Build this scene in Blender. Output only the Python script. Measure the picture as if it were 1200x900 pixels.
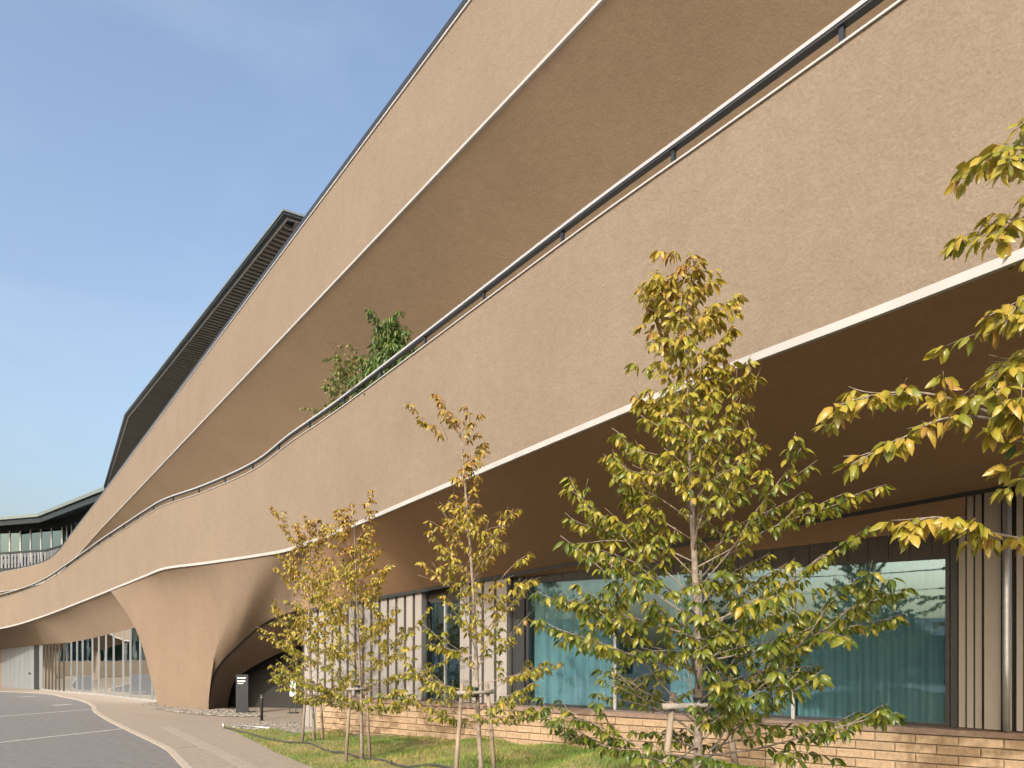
import bpy, math, random
import numpy as np
from mathutils import Vector, Matrix, Quaternion
for o in list(bpy.data.objects): bpy.data.objects.remove(o)
scene = bpy.context.scene
COL = scene.collection
R = math.radians

# ------------------------------------------------------------------ camera
EYE, FPX, CX, HY = 2.3, 800.0, 600.0, 760.0        # eye height, focal length in photo pixels, axis column, horizon row
cam = bpy.data.cameras.new('camera'); camo = bpy.data.objects.new('camera', cam); COL.objects.link(camo)
camo.location = (0, 0, EYE); camo.rotation_euler = (R(90), 0, 0)
cam.sensor_width = 36; cam.lens = 24; cam.shift_y = (HY-450)/1200
cam.clip_end = 3000; cam.clip_start = .05
scene.camera = camo
# ------------------------------------------------------------------ sky, sun, exposure
SUN_EL, SUN_DIR = 31.0, (0.38, 0.925)               # elevation, horizontal direction in which the light travels
world = bpy.data.worlds.new('World'); scene.world = world; world.use_nodes = True
wn = world.node_tree.nodes; wl = world.node_tree.links; wn.clear()
sky = wn.new('ShaderNodeTexSky'); sky.sky_type = 'NISHITA'; sky.sun_disc = False
sky.sun_elevation = R(SUN_EL); sky.sun_rotation = math.atan2(-SUN_DIR[0], -SUN_DIR[1])
sky.air_density = 1.2; sky.dust_density = 6.5; sky.ozone_density = 1.3; sky.altitude = 0
bg = wn.new('ShaderNodeBackground'); bg.inputs[1].default_value = 0.15
wo = wn.new('ShaderNodeOutputWorld'); 
tcw = wn.new('ShaderNodeTexCoord'); mpw = wn.new('ShaderNodeMapping'); mpw.inputs['Scale'].default_value = (1, 1, 2.6); wl.new(tcw.outputs['Generated'], mpw.inputs[0])
now = wn.new('ShaderNodeTexNoise'); now.inputs['Scale'].default_value = 2.6; now.inputs['Detail'].default_value = 7; now.inputs['Distortion'].default_value = .6; wl.new(mpw.outputs[0], now.inputs['Vector'])
rgw = wn.new('ShaderNodeMapRange'); rgw.inputs['From Min'].default_value = .45; rgw.inputs['From Max'].default_value = .8; rgw.inputs['To Max'].default_value = .26; wl.new(now.outputs[0], rgw.inputs[0])
mxw = wn.new('ShaderNodeMix'); mxw.data_type = 'RGBA'; mxw.inputs[7].default_value = (2.3, 2.7, 3.15, 1); wl.new(rgw.outputs[0], mxw.inputs[0]); wl.new(sky.outputs[0], mxw.inputs[6])   # thin high haze
wl.new(mxw.outputs[2], bg.inputs[0]); wl.new(bg.outputs[0], wo.inputs[0])
sl = bpy.data.lights.new('sun', 'SUN'); slo = bpy.data.objects.new('sun', sl); COL.objects.link(slo)
sl.energy = 2.0; sl.angle = R(.53); sl.color = (1, .94, .86)
dl = math.hypot(*SUN_DIR)
slo.rotation_euler = Vector((SUN_DIR[0]/dl, SUN_DIR[1]/dl, -math.tan(R(SUN_EL)))).to_track_quat('-Z', 'Y').to_euler()
slo.location = (-30, -40, 40)
scene.view_settings.view_transform = 'Standard'; scene.view_settings.look = 'None'
scene.view_settings.gamma = 1; scene.view_settings.exposure = 1.0; scene.view_settings.use_curve_mapping = False
scene.render.engine = 'CYCLES'
scene.cycles.max_bounces = 8; scene.cycles.transparent_max_bounces = 16

# ------------------------------------------------------------------ helpers
def at(px, py, d):                                 # a point d metres ahead seen at that place
    return np.array(((px-CX)/FPX*d, d, EYE+(HY-py)/FPX*d))
def smooth(a, b, x):
    t = np.clip((np.asarray(x, float)-a)/(b-a), 0, 1); return t*t*(3-2*t)
def gz(Y): return -0.5*smooth(25, 50, Y)           # the forecourt falls gently towards the far end
def on_ground(px, py):
    d = 20.0
    for _ in range(40): d = (EYE-float(gz(d)))*FPX/(py-HY)
    return np.array(((px-CX)/FPX*d, d))
def tag(o, label=None, cat=None, group=None, kind=None):
    if label: o['label'] = label
    if cat: o['category'] = cat
    if group: o['group'] = group
    if kind: o['kind'] = kind
    return o
def thing(name, label, cat, loc=(0,0,0), group=None, rz=0):
    o = bpy.data.objects.new(name, None); COL.objects.link(o); o.location = loc; o.rotation_euler = (0,0,rz)
    o.empty_display_size = .3
    return tag(o, label, cat, group)
def worldloc(o):
    v = Vector((0,0,0))
    while o: v += o.location; o = o.parent
    return v
def mesh(name, V, F, mat, smooth_=False):
    me = bpy.data.meshes.new(name); me.from_pydata([tuple(map(float, v)) for v in V], [], [tuple(map(int, f)) for f in F])
    if mat: me.materials.append(mat)
    if smooth_: me.polygons.foreach_set('use_smooth', [True]*len(me.polygons))
    me.update(); return me
def link(name, me, parent=None, world=True):       # world=True: the mesh is written in world coordinates
    o = bpy.data.objects.new(name, me); COL.objects.link(o)
    if parent:
        o.parent = parent
        if world: o.location = -worldloc(parent)
    return o
def obj(name, V, F, mat, parent=None, smooth_=False):
    return link(name, mesh(name, V, F, mat, smooth_), parent)
class MB:                                          # collects simple shapes for ONE part
    def __init__(s): s.V = []; s.F = []
    def add(s, V, F):
        n = len(s.V); s.V += [tuple(map(float, v)) for v in V]; s.F += [tuple(int(i)+n for i in f) for f in F]; return s
    def obox(s, o, ax, ay, az):                    # corner o and three edge vectors
        o, ax, ay, az = (np.array(q, float) for q in (o, ax, ay, az))
        V = [o, o+ax, o+ax+ay, o+ay, o+az, o+ax+az, o+ax+ay+az, o+ay+az]
        F = [(0,3,2,1), (4,5,6,7), (0,1,5,4), (1,2,6,5), (2,3,7,6), (3,0,4,7)]
        if np.dot(np.cross(ax, ay), az) < 0: F = [f[::-1] for f in F]
        return s.add(V, F)
    def tube(s, P, r, n=8, cap=True):
        P = [np.array(p, float) for p in P]; rr = r if hasattr(r, '__len__') else [r]*len(P)
        V = []; F = []
        for i, p in enumerate(P):
            t = P[min(i+1, len(P)-1)]-P[max(i-1, 0)]; t = t/(np.linalg.norm(t)+1e-9)
            a = np.cross(t, (0,0,1) if abs(t[2]) < .9 else (1,0,0)); a /= np.linalg.norm(a); b = np.cross(t, a)
            for k in range(n):
                th = 2*math.pi*k/n; V.append(p+rr[i]*(a*math.cos(th)+b*math.sin(th)))
        for i in range(len(P)-1):
            for k in range(n):
                k2 = (k+1) % n; F.append((i*n+k, i*n+k2, (i+1)*n+k2, (i+1)*n+k))
        if cap: F.append(tuple(range(n))[::-1]); F.append(tuple(range((len(P)-1)*n, len(P)*n)))
        return s.add(V, F)
    def grid(s, G):                                # G[i][j] points
        G = np.asarray(G, float); a, b = G.shape[:2]
        return s.add(G.reshape(-1, 3), [(i*b+j, i*b+j+1, (i+1)*b+j+1, (i+1)*b+j) for i in range(a-1) for j in range(b-1)])
    def build(s, name, mat, parent=None, smooth_=False): return obj(name, s.V, s.F, mat, parent, smooth_)
def spline(P, n):                                  # Catmull-Rom through P, n samples for each span
    P = np.asarray(P, float); Q = np.vstack([2*P[0]-P[1], P, 2*P[-1]-P[-2]]); out = []
    for i in range(1, len(Q)-2):
        p0, p1, p2, p3 = Q[i-1:i+3]
        d0 = np.linalg.norm(p1-p0)**.5+1e-6; d1 = np.linalg.norm(p2-p1)**.5+1e-6; d2 = np.linalg.norm(p3-p2)**.5+1e-6
        m1 = d1*((p1-p0)/d0-(p2-p0)/(d0+d1)+(p2-p1)/d1); m2 = d1*((p2-p1)/d1-(p3-p1)/(d1+d2)+(p3-p2)/d2)
        for k in range(n):
            t = k/n; out.append((2*t**3-3*t*t+1)*p1+(t**3-2*t*t+t)*m1+(-2*t**3+3*t*t)*p2+(t**3-t*t)*m2)
    out.append(Q[-2]); return np.array(out)
def inward(XY):                                    # horizontal normal away from the forecourt (curve runs right to left)
    T = np.gradient(XY, axis=0); T /= np.linalg.norm(T, axis=1)[:, None]
    return np.stack([T[:, 1], -T[:, 0]], 1)
def sweep(XY, N, prof, closed=True):               # prof: (n, m, 2) of (inward offset, z)
    XY = np.asarray(XY); prof = np.asarray(prof, float); n, m = prof.shape[:2]
    V = np.zeros((n, m, 3)); V[:, :, :2] = XY[:, None, :]+N[:, None, :]*prof[:, :, :1]; V[:, :, 2] = prof[:, :, 1]
    F = []
    for i in range(n-1):
        for j in range(m if closed else m-1):
            k = (j+1) % m; F.append((i*m+j, (i+1)*m+j, (i+1)*m+k, i*m+k))
    if closed: F.append(tuple(range(m))); F.append(tuple((n-1)*m+j for j in range(m))[::-1])
    return V.reshape(-1, 3), F
def rect(z0, z1, u0, u1):                          # profile rows for sweep; z may be arrays
    z0, z1 = np.broadcast_arrays(np.asarray(z0, float), np.asarray(z1, float))
    return np.stack([np.stack([np.full_like(z0, u), z], 1) for u, z in ((u0, z0), (u0, z1), (u1, z1), (u1, z0))], 1)

# ------------------------------------------------------------------ materials
MATS = {}
def nodes_of(name):
    m = bpy.data.materials.new(name); m.use_nodes = True; nt = m.node_tree
    b = nt.nodes['Principled BSDF']; return m, nt, b
def mat(name, col, rough=.6, metal=0, var=.12, scale=6, bump=0, bscale=60, spec=.4, coat=0, rnd=0, stretch=None):
    m, nt, b = nodes_of(name); N = nt.nodes; L = nt.links
    tc = N.new('ShaderNodeTexCoord'); src = tc.outputs['Object']
    if stretch:
        mp = N.new('ShaderNodeMapping'); mp.inputs['Scale'].default_value = stretch; L.new(src, mp.inputs[0]); src = mp.outputs[0]
    no = N.new('ShaderNodeTexNoise'); no.inputs['Scale'].default_value = scale; no.inputs['Detail'].default_value = 6; L.new(src, no.inputs['Vector'])
    rp = N.new('ShaderNodeMapRange'); rp.inputs['From Min'].default_value = .3; rp.inputs['From Max'].default_value = .7
    rp.inputs['To Min'].default_value = 1-var; rp.inputs['To Max'].default_value = 1+var; L.new(no.outputs[0], rp.inputs[0])
    fac = rp.outputs[0]
    if rnd:
        oi = N.new('ShaderNodeObjectInfo'); r2 = N.new('ShaderNodeMapRange'); r2.inputs['To Min'].default_value = 1-rnd; r2.inputs['To Max'].default_value = 1+rnd
        L.new(oi.outputs['Random'], r2.inputs[0]); mu = N.new('ShaderNodeMath'); mu.operation = 'MULTIPLY'; L.new(fac, mu.inputs[0]); L.new(r2.outputs[0], mu.inputs[1]); fac = mu.outputs[0]
    mx = N.new('ShaderNodeVectorMath'); mx.operation = 'SCALE'; mx.inputs[0].default_value = col; L.new(fac, mx.inputs['Scale'])
    L.new(mx.outputs[0], b.inputs['Base Color'])
    b.inputs['Roughness'].default_value = rough; b.inputs['Metallic'].default_value = metal; b.inputs['Specular IOR Level'].default_value = spec
    if bump:
        n2 = N.new('ShaderNodeTexNoise'); n2.inputs['Scale'].default_value = bscale; n2.inputs['Detail'].default_value = 5; L.new(src, n2.inputs['Vector'])
        bp = N.new('ShaderNodeBump'); bp.inputs['Distance'].default_value = bump; bp.inputs['Strength'].default_value = 1; L.new(n2.outputs[0], bp.inputs['Height']); L.new(bp.outputs[0], b.inputs['Normal'])
    MATS[name] = m; return m
def stucco(name, col, strength=1.0):
    m, nt, b = nodes_of(name); N = nt.nodes; L = nt.links
    tc = N.new('ShaderNodeTexCoord')
    def noise(sc, det, rough=.55):
        n = N.new('ShaderNodeTexNoise'); n.inputs['Scale'].default_value = sc; n.inputs['Detail'].default_value = det; n.inputs['Roughness'].default_value = rough
        L.new(tc.outputs['Object'], n.inputs['Vector']); return n.outputs[0]
    big, mid, fine = noise(.55, 4), noise(5.5, 5), noise(30, 5, .65)
    wt = N.new('ShaderNodeMapping'); wt.inputs['Scale'].default_value = (2.2, 2.2, .16); L.new(tc.outputs['Object'], wt.inputs[0])
    ws = N.new('ShaderNodeTexNoise'); ws.inputs['Scale'].default_value = 1.6; ws.inputs['Detail'].default_value = 5; L.new(wt.outputs[0], ws.inputs['Vector'])
    def rng(s, a, c, lo=.3, hi=.7):
        r = N.new('ShaderNodeMapRange'); r.inputs['From Min'].default_value = lo; r.inputs['From Max'].default_value = hi
        r.inputs['To Min'].default_value = a; r.inputs['To Max'].default_value = c; L.new(s, r.inputs[0]); return r.outputs[0]
    def mul(a, c):
        q = N.new('ShaderNodeMath'); q.operation = 'MULTIPLY'; L.new(a, q.inputs[0]); L.new(c, q.inputs[1]); return q.outputs[0]
    f = mul(mul(rng(big, .95, 1.05), rng(mid, .96, 1.04)), mul(rng(fine, .88, 1.09), rng(ws.outputs[0], .982, 1.015)))
    mx = N.new('ShaderNodeVectorMath'); mx.operation = 'SCALE'; mx.inputs[0].default_value = col; L.new(f, mx.inputs['Scale']); L.new(mx.outputs[0], b.inputs['Base Color'])
    b.inputs['Roughness'].default_value = .92; b.inputs['Specular IOR Level'].default_value = .15
    h = N.new('ShaderNodeMath'); h.operation = 'MULTIPLY_ADD'; L.new(mid, h.inputs[0]); h.inputs[1].default_value = 1.3; L.new(fine, h.inputs[2])
    bp = N.new('ShaderNodeBump'); bp.inputs['Distance'].default_value = .022*strength; bp.inputs['Strength'].default_value = .8
    L.new(h.outputs[0], bp.inputs['Height']); L.new(bp.outputs[0], b.inputs['Normal'])
    MATS[name] = m; return m
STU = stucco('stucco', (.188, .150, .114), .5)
STU_S = stucco('stucco_soffit', (.295, .19, .12), .35)  # same stucco as the bands; tone raised and reddened in place of bounced light
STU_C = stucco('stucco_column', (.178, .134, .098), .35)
STU_U = stucco('stucco_upper_soffit', (.40, .30, .207), .4)  # same stucco; light bounced onto this underside is put into its paler colour
TERR = mat('terrace_paving', (.55, .52, .48), .9, 0, .1, 3)  # paleness chosen so the unseen floor bounces light onto the upper soffit
WHITE_M = mat('white_metal_trim', (.34, .335, .325), .5, 0, .08, 3)
COPE = mat('coping_metal', (.55, .53, .5), .4, .5, .06, 8)
RAIL = mat('rail_steel', (.055, .06, .068), .32, .6, .1, 10)
DARK = mat('dark_metal', (.035, .037, .04), .45, .3, .12, 9)
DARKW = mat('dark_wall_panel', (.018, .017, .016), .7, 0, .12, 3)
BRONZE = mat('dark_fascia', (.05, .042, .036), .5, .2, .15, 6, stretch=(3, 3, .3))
CLAD = mat('cladding_panel', (.275, .256, .242), .5, .15, .06, 2, rnd=.05, stretch=(3, 3, .25))
CLADB = mat('cladding_warm', (.30, .265, .235), .5, .2, .06, 2, rnd=.06, stretch=(3, 3, .25))
GREYP = mat('grey_metal_sheet', (.19, .205, .22), .5, .2, .05, 2, rnd=.04, stretch=(3, 3, .2))
ALU = mat('aluminium', (.38, .37, .36), .4, .4, .05, 8)
GALV = mat('galvanised_pipe', (.55, .56, .57), .38, .75, .08, 12)
BRICK = mat('split_face_block', (.335, .24, .152), .9, 0, .16, 14, bump=.012, bscale=30, rnd=.09)
MORTAR = mat('mortar', (.13, .095, .068), .95, 0, .2, 20)
LEDGE = mat('ledge_stone', (.20, .14, .105), .75, 0, .18, 10, bump=.003)
GREEN_R = mat('weathered_green_metal', (.19, .225, .215), .45, .4, .1, 5)
GREEN_D = mat('dark_green_metal', (.03, .038, .042), .45, .4, .1, 5)
SLAT = mat('soffit_slat', (.17, .145, .12), .6, 0, .1, 8, rnd=.08)
ASPH = mat('asphalt', (.135, .132, .13), .92, 0, .16, 5.5, bump=.006, bscale=70)
PAVE = mat('pavement_concrete', (.235, .198, .16), .9, 0, .12, 6.5, bump=.004, bscale=90)
KERB = mat('kerb_stone', (.33, .285, .235), .85, 0, .12, 6)
PAINT = mat('road_paint', (.33, .33, .32), .8, 0, .3, 9)
TACT = mat('tactile_tile', (.25, .218, .182), .8, 0, .1, 5, rnd=.06)
STONE = mat('pebbles', (.20, .18, .155), .85, 0, .45, 7)
EARTH = mat('ground_soil', (.13, .11, .08), .95, 0, .2, .5)
BARK = mat('bark', (.20, .165, .135), .9, 0, .35, 18, bump=.004, bscale=60)
TWIG = mat('twig', (.26, .20, .15), .85, 0, .3, 20)
STAKE = mat('stake_wood', (.22, .175, .135), .85, 0, .3, 7, stretch=(3, 3, .4))
WRAP = mat('stake_wrap', (.24, .22, .195), .85, 0, .2, 12)
BLACK = mat('black_enamel', (.02, .022, .024), .4, 0, .1, 9)
SIGNB = mat('sign_slate', (.016, .02, .028), .45, 0, .1, 6)
SIGNW = mat('sign_white', (.75, .76, .76), .5, 0, .05, 6)
SIGNC = mat('sign_cyan', (.25, .50, .60), .5, 0, .1, 6)
ROOM = mat('room_wall', (.42, .42, .40), .9, 0, .1, 1)
HOSE = mat('irrigation_hose', (.05, .05, .055), .5, 0, .2, 9)
HOUSE = mat('house_render', (.2, .19, .18), .9, 0, .1, 1)
ROOFT = mat('house_roof', (.07, .07, .075), .8, 0, .15, 5)
WOODP = mat('pole_concrete', (.30, .29, .27), .9, 0, .1, 5)
# curtain: a thin woven fabric that lets light through
m, nt, b = nodes_of('curtain_fabric'); b.inputs['Base Color'].default_value = (.82, .84, .82, 1); b.inputs['Roughness'].default_value = .9
tr = nt.nodes.new('ShaderNodeBsdfTranslucent'); tr.inputs[0].default_value = (.7, .75, .73, 1); mxs = nt.nodes.new('ShaderNodeMixShader'); mxs.inputs[0].default_value = .3
nt.links.new(b.outputs[0], mxs.inputs[1]); nt.links.new(tr.outputs[0], mxs.inputs[2]); nt.links.new(mxs.outputs[0], nt.nodes['Material Output'].inputs[0]); CURT = m
def glass(name, trans, refl, base, wav=0.0):
    m, nt, b = nodes_of(name); N = nt.nodes; L = nt.links; N.remove(b)
    t = N.new('ShaderNodeBsdfTransparent'); t.inputs[0].default_value = (*trans, 1)
    g = N.new('ShaderNodeBsdfGlossy'); g.inputs[0].default_value = (*refl, 1); g.inputs[1].default_value = .012
    fr = N.new('ShaderNodeFresnel'); fr.inputs[0].default_value = 1.5
    ad = N.new('ShaderNodeMath'); ad.operation = 'MULTIPLY_ADD'; ad.inputs[1].default_value = 1.0; ad.inputs[2].default_value = base; ad.use_clamp = True; L.new(fr.outputs[0], ad.inputs[0])
    mx = N.new('ShaderNodeMixShader'); L.new(ad.outputs[0], mx.inputs[0]); L.new(t.outputs[0], mx.inputs[1]); L.new(g.outputs[0], mx.inputs[2]); L.new(mx.outputs[0], N['Material Output'].inputs[0])
    if wav:
        tc = N.new('ShaderNodeTexCoord'); no = N.new('ShaderNodeTexNoise'); no.inputs['Scale'].default_value = .8; L.new(tc.outputs['Object'], no.inputs['Vector'])
        bp = N.new('ShaderNodeBump'); bp.inputs['Distance'].default_value = wav; L.new(no.outputs[0], bp.inputs['Height']); L.new(bp.outputs[0], g.inputs['Normal'])
    return m
GLASS_T = glass('teal_coated_glass', (.66, .80, .83), (.46, .64, .80), .11, .0006)
GLASS_E = glass('entrance_glass', (.62, .66, .64), (.88, .92, .92), .42, .003)
GLASS_F = glass('far_glass', (.3, .45, .45), (.6, .8, .85), .25)
def leafmat(name, stops, trans=.35):
    m, nt, b = nodes_of(name); N = nt.nodes; L = nt.links
    a = N.new('ShaderNodeAttribute'); a.attribute_name = 'tone'
    r = N.new('ShaderNodeValToRGB'); e = r.color_ramp.elements
    e[0].position = stops[0][0]; e[0].color = (*stops[0][1], 1); e[1].position = stops[-1][0]; e[1].color = (*stops[-1][1], 1)
    for p, c in stops[1:-1]: q = e.new(p); q.color = (*c, 1)
    L.new(a.outputs['Fac'], r.inputs[0]); L.new(r.outputs[0], b.inputs['Base Color']); b.inputs['Roughness'].default_value = .36; b.inputs['Specular IOR Level'].default_value = .5
    t = N.new('ShaderNodeBsdfTranslucent'); L.new(r.outputs[0], t.inputs[0]); mx = N.new('ShaderNodeMixShader'); mx.inputs[0].default_value = trans
    L.new(b.outputs[0], mx.inputs[1]); L.new(t.outputs[0], mx.inputs[2]); L.new(mx.outputs[0], N['Material Output'].inputs[0]); return m
LEAF = leafmat('dogwood_leaf', [(0, (.055, .095, .012)), (.25, (.15, .175, .02)), (.55, (.31, .265, .03)), (.85, (.38, .26, .045)), (1, (.28, .135, .04))])
LEAF_S = leafmat('shrub_leaf', [(0, (.035, .085, .02)), (.5, (.10, .16, .03)), (.8, (.2, .2, .05)), (1, (.22, .10, .05))])
LEAF_H = leafmat('hedge_leaf', [(0, (.03, .06, .012)), (1, (.12, .14, .03))])
# grass
m, nt, b = nodes_of('grass_blade'); N = nt.nodes; L = nt.links
tc = N.new('ShaderNodeTexCoord'); no = N.new('ShaderNodeTexNoise'); no.inputs['Scale'].default_value = .75; no.inputs['Detail'].default_value = 5; L.new(tc.outputs['Object'], no.inputs['Vector'])
a = N.new('ShaderNodeAttribute'); a.attribute_name = 'tone'
ad = N.new('ShaderNodeMath'); ad.operation = 'MULTIPLY_ADD'; L.new(a.outputs['Fac'], ad.inputs[0]); ad.inputs[1].default_value = .32; L.new(no.outputs[0], ad.inputs[2])
r = N.new('ShaderNodeValToRGB'); e = r.color_ramp.elements; e[0].position = .42; e[0].color = (.06, .145, .016, 1); e[1].position = .98; e[1].color = (.40, .27, .11, 1); q = e.new(.68); q.color = (.13, .185, .03, 1)
L.new(ad.outputs[0], r.inputs[0]); L.new(r.outputs[0], b.inputs['Base Color']); b.inputs['Roughness'].default_value = .7; GRASS = m
SOIL = mat('lawn_soil', (.20, .16, .075), .95, 0, .25, 3)

# ================================================================== SETTING
rng = np.random.default_rng(7)
s = MB(); s.grid([[(x, y, -.62) for y in (-900, 0, 900)] for x in (-900, 0, 900)]); tag(s.build('ground', EARTH), 'bare earth sheet beneath the forecourt', kind='structure')
kp = [on_ground(*p) for p in ((40,812), (76,817), (96,821), (110,827), (114,834), (128,843), (148,853), (174,865), (200,878), (222,899))]
kp = [(-60, 55)]+[tuple(p) for p in kp]+[(-3.4, 9.0), (-1.2, 5.2), (.6, 1.0), (4, -8), (12, -40)]
kc = spline(kp, 10)
ks = kc[np.argsort(kc[:, 1])]
rows = np.concatenate([np.arange(-40, 10, 2.0), np.arange(10, 55.1, .6)])
def kx(y): return np.interp(y, ks[:, 1], ks[:, 0])
s = MB(); s.grid([[(x0+(kx(y)-x0)*f, y, gz(y)) for f in np.linspace(0, 1, 14)] for y in rows for x0 in (-110,)]); s.build('car_park', ASPH)['kind'] = 'structure'
s = MB(); s.grid([[(kx(y)+.02+(22-kx(y))*f, y, gz(y)+.016) for f in np.linspace(0, 1, 30)] for y in rows]); PAV = s.build('pavement', PAVE); PAV['kind'] = 'structure'
kn = inward(kc[::1])
V, F = sweep(kc, kn, rect(gz(kc[:, 1])-.1, gz(kc[:, 1])+.022, -.02, .12)); o = obj('kerb', V, F, KERB); o['kind'] = 'structure'
def strip(name, pts, w, m, h=.004, parent=None, base=0.0):
    P = np.array([on_ground(*p) for p in pts]); P = P[0]+(P[-1]-P[0])*np.linspace(0, 1, 12)[:, None]
    V, F = sweep(P, inward(P), rect(gz(P[:, 1])+base, gz(P[:, 1])+base+h, -w/2, w/2)); return obj(name, V, F, m, parent)
for pts, w in ((((-120,849), (110,831)), .12), (((-80,879), (143,854)), .12), (((62,826.5), (82,825.5)), .35), (((20,817), (41,816)), .3)):
    strip('parking_line', pts, w, PAINT)['kind'] = 'structure'
strip('pavement_joint', ((207,878), (253,873)), .03, MORTAR, .002, None, .016)['kind'] = 'structure'
strip('pavement_joint', ((150,836), (236,848)), .02, MORTAR, .002, None, .016)['kind'] = 'structure'
# tactile guide tiles set in the pavement
a0, a1 = on_ground(196, 853), on_ground(300, 904); td = (a1-a0)/np.linalg.norm(a1-a0); tn = np.array((td[1], -td[0])); nt_ = int(np.linalg.norm(a1-a0)/.3)
tm = MB(); tm.obox((-.147, -.147, 0), (.294, 0, 0), (0, .294, 0), (0, 0, .004))
for k in range(4): tm.obox((-.135+.075*k, -.14, .004), (.038, 0, 0), (0, .28, 0), (0, 0, .006))
tme = mesh('tile', tm.V, tm.F, TACT)
for k in range(nt_):
    p = a0+td*(k+.5)*.3; t = link('tile', tme, PAV, False); t.location = (p[0], p[1], float(gz(p[1]))+.0175); t.rotation_euler = (0, 0, math.atan2(-td[0], td[1]))

# wall line of the ground floor: t runs right to left along it, r comes forward
P0 = np.array((7.36, 11.54)); WD = np.array((-.846, .533)); WN = np.array((.533, .846))
def W(t, r, z): p = P0+WD*t-WN*r; return np.array((p[0], p[1], z))
def wdist(x, y): return (P0[0]-x)*WN[0]+(P0[1]-y)*WN[1]           # metres in front of the glass line
def zhead(t): return 4.82-.092*t
# lawn: a berm that rises towards the near right
lawn_front = np.array([on_ground(*p) for p in ((258,851), (290,866), (325,884), (365,900))]+[np.array(p) for p in ((-1.7,10.3), (.2,7.4), (1.1,5.0), (2.0,3.0), (5.5,.5), (9,-1.5))])
LF = spline(lawn_front, 8)
lawn_poly = np.vstack([LF, [(9.5, 2), (10.2, 8.5)], [W(t, .52, 0)[:2] for t in (-2, 4, 9, 14.9)], [(-6.2, 18.6), (-7.6, 19.6)]])
def inpoly(x, y, P):
    c = np.zeros(np.shape(x), bool); j = len(P)-1
    for i in range(len(P)):
        xi, yi, xj, yj = *P[i], *P[j]
        c ^= ((yi > y) != (yj > y)) & (x < (xj-xi)*(y-yi)/(yj-yi+1e-12)+xi); j = i
    return c
def dist_front(x, y):
    x = np.atleast_1d(x); y = np.atleast_1d(y); d = np.full(x.shape, 1e9)
    for i in range(len(LF)-1):
        a, b_ = LF[i], LF[i+1]; ab = b_-a; t = np.clip(((x-a[0])*ab[0]+(y-a[1])*ab[1])/(ab@ab), 0, 1)
        d = np.minimum(d, np.hypot(x-a[0]-t*ab[0], y-a[1]-t*ab[1]))
    return d
def lawn_z(x, y):
    x = np.atleast_1d(np.asarray(x, float)); y = np.atleast_1d(np.asarray(y, float))
    sx = np.clip((x+5)/6.6, 0, 1.0); mound = .1+1.02*sx**2.5*(1-.75*smooth(2.2, 4.5, x))
    wallh = .03+.1*smooth(-4, 0, x)*(1-smooth(1, 4, x)); k = np.clip((wdist(x, y)-.4)/6, 0, 1)**1.3
    z = wallh+(mound-wallh)*k
    n = .05*np.sin(1.7*x+.6*y)*np.sin(.9*y-1.1*x)+.03*np.sin(3.1*x-2.2*y)
    return .022+(z+n)*smooth(-.05, 1.3, dist_front(x, y))
xs = np.arange(-8.8, 10.6, .2); ys = np.arange(-1.8, 20, .2); GX, GY = np.meshgrid(xs, ys, indexing='ij'); GZ = lawn_z(GX.ravel(), GY.ravel()).reshape(GX.shape)
ins = inpoly(GX, GY, lawn_poly); idx = -np.ones(GX.shape, int); V = []; F = []
for i in range(len(xs)-1):
    for j in range(len(ys)-1):
        if ins[i:i+2, j:j+2].all():
            f = []
            for a, c in ((i, j), (i+1, j), (i+1, j+1), (i, j+1)):
                if idx[a, c] < 0: idx[a, c] = len(V); V.append((GX[a, c], GY[a, c], GZ[a, c]))
                f.append(idx[a, c])
            F.append(f)
o = obj('lawn_bed', V, F, SOIL, None, True); o['kind'] = 'structure'
def tone_attr(me, vals): at_ = me.attributes.new('tone', 'FLOAT', 'POINT'); at_.data.foreach_set('value', np.asarray(vals, np.float32))
# grass blades
n = 330000; gx = rng.uniform(-8.8, 8, n); gy = rng.uniform(4, 20, n); keep = inpoly(gx, gy, lawn_poly)
dens = np.clip(1.25-.02*gy, .3, 1); keep &= rng.random(n) < dens
gx, gy = gx[keep], gy[keep]; gzv = lawn_z(gx, gy); n = len(gx)
h = rng.uniform(.025, .065, n)*(1+.5*(np.sin(gx*2.3)*np.sin(gy*1.9))); th = rng.uniform(0, 6.28, n); w = rng.uniform(.004, .009, n); ln = rng.uniform(.2, 1.1, n)*h; la = rng.uniform(0, 6.28, n)
V = np.zeros((n, 3, 3)); dx, dy = np.cos(th)*w, np.sin(th)*w
V[:, 0] = np.stack([gx-dx, gy-dy, gzv-.01], 1); V[:, 1] = np.stack([gx+dx, gy+dy, gzv-.01], 1); V[:, 2] = np.stack([gx+np.cos(la)*ln, gy+np.sin(la)*ln, gzv+h], 1)
def fastmesh(name, V, nper, F, mat_, tone=None, sm=False):
    me = bpy.data.meshes.new(name); nv = V.shape[0]*V.shape[1]; me.vertices.add(nv); me.vertices.foreach_set('co', V.reshape(-1).astype(np.float32))
    F = np.asarray(F, np.int64); k = F.shape[1]; AF = (np.arange(V.shape[0])[:, None, None]*V.shape[1]+F[None]).reshape(-1, k)
    me.loops.add(AF.size); me.loops.foreach_set('vertex_index', AF.reshape(-1).astype(np.int32)); me.polygons.add(len(AF))
    me.polygons.foreach_set('loop_start', (np.arange(len(AF))*k).astype(np.int32)); me.polygons.foreach_set('loop_total', np.full(len(AF), k, np.int32))
    me.update(calc_edges=True); me.materials.append(mat_)
    if sm: me.polygons.foreach_set('use_smooth', np.ones(len(AF), bool))
    if tone is not None: tone_attr(me, np.repeat(tone, V.shape[1]))
    return me
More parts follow.
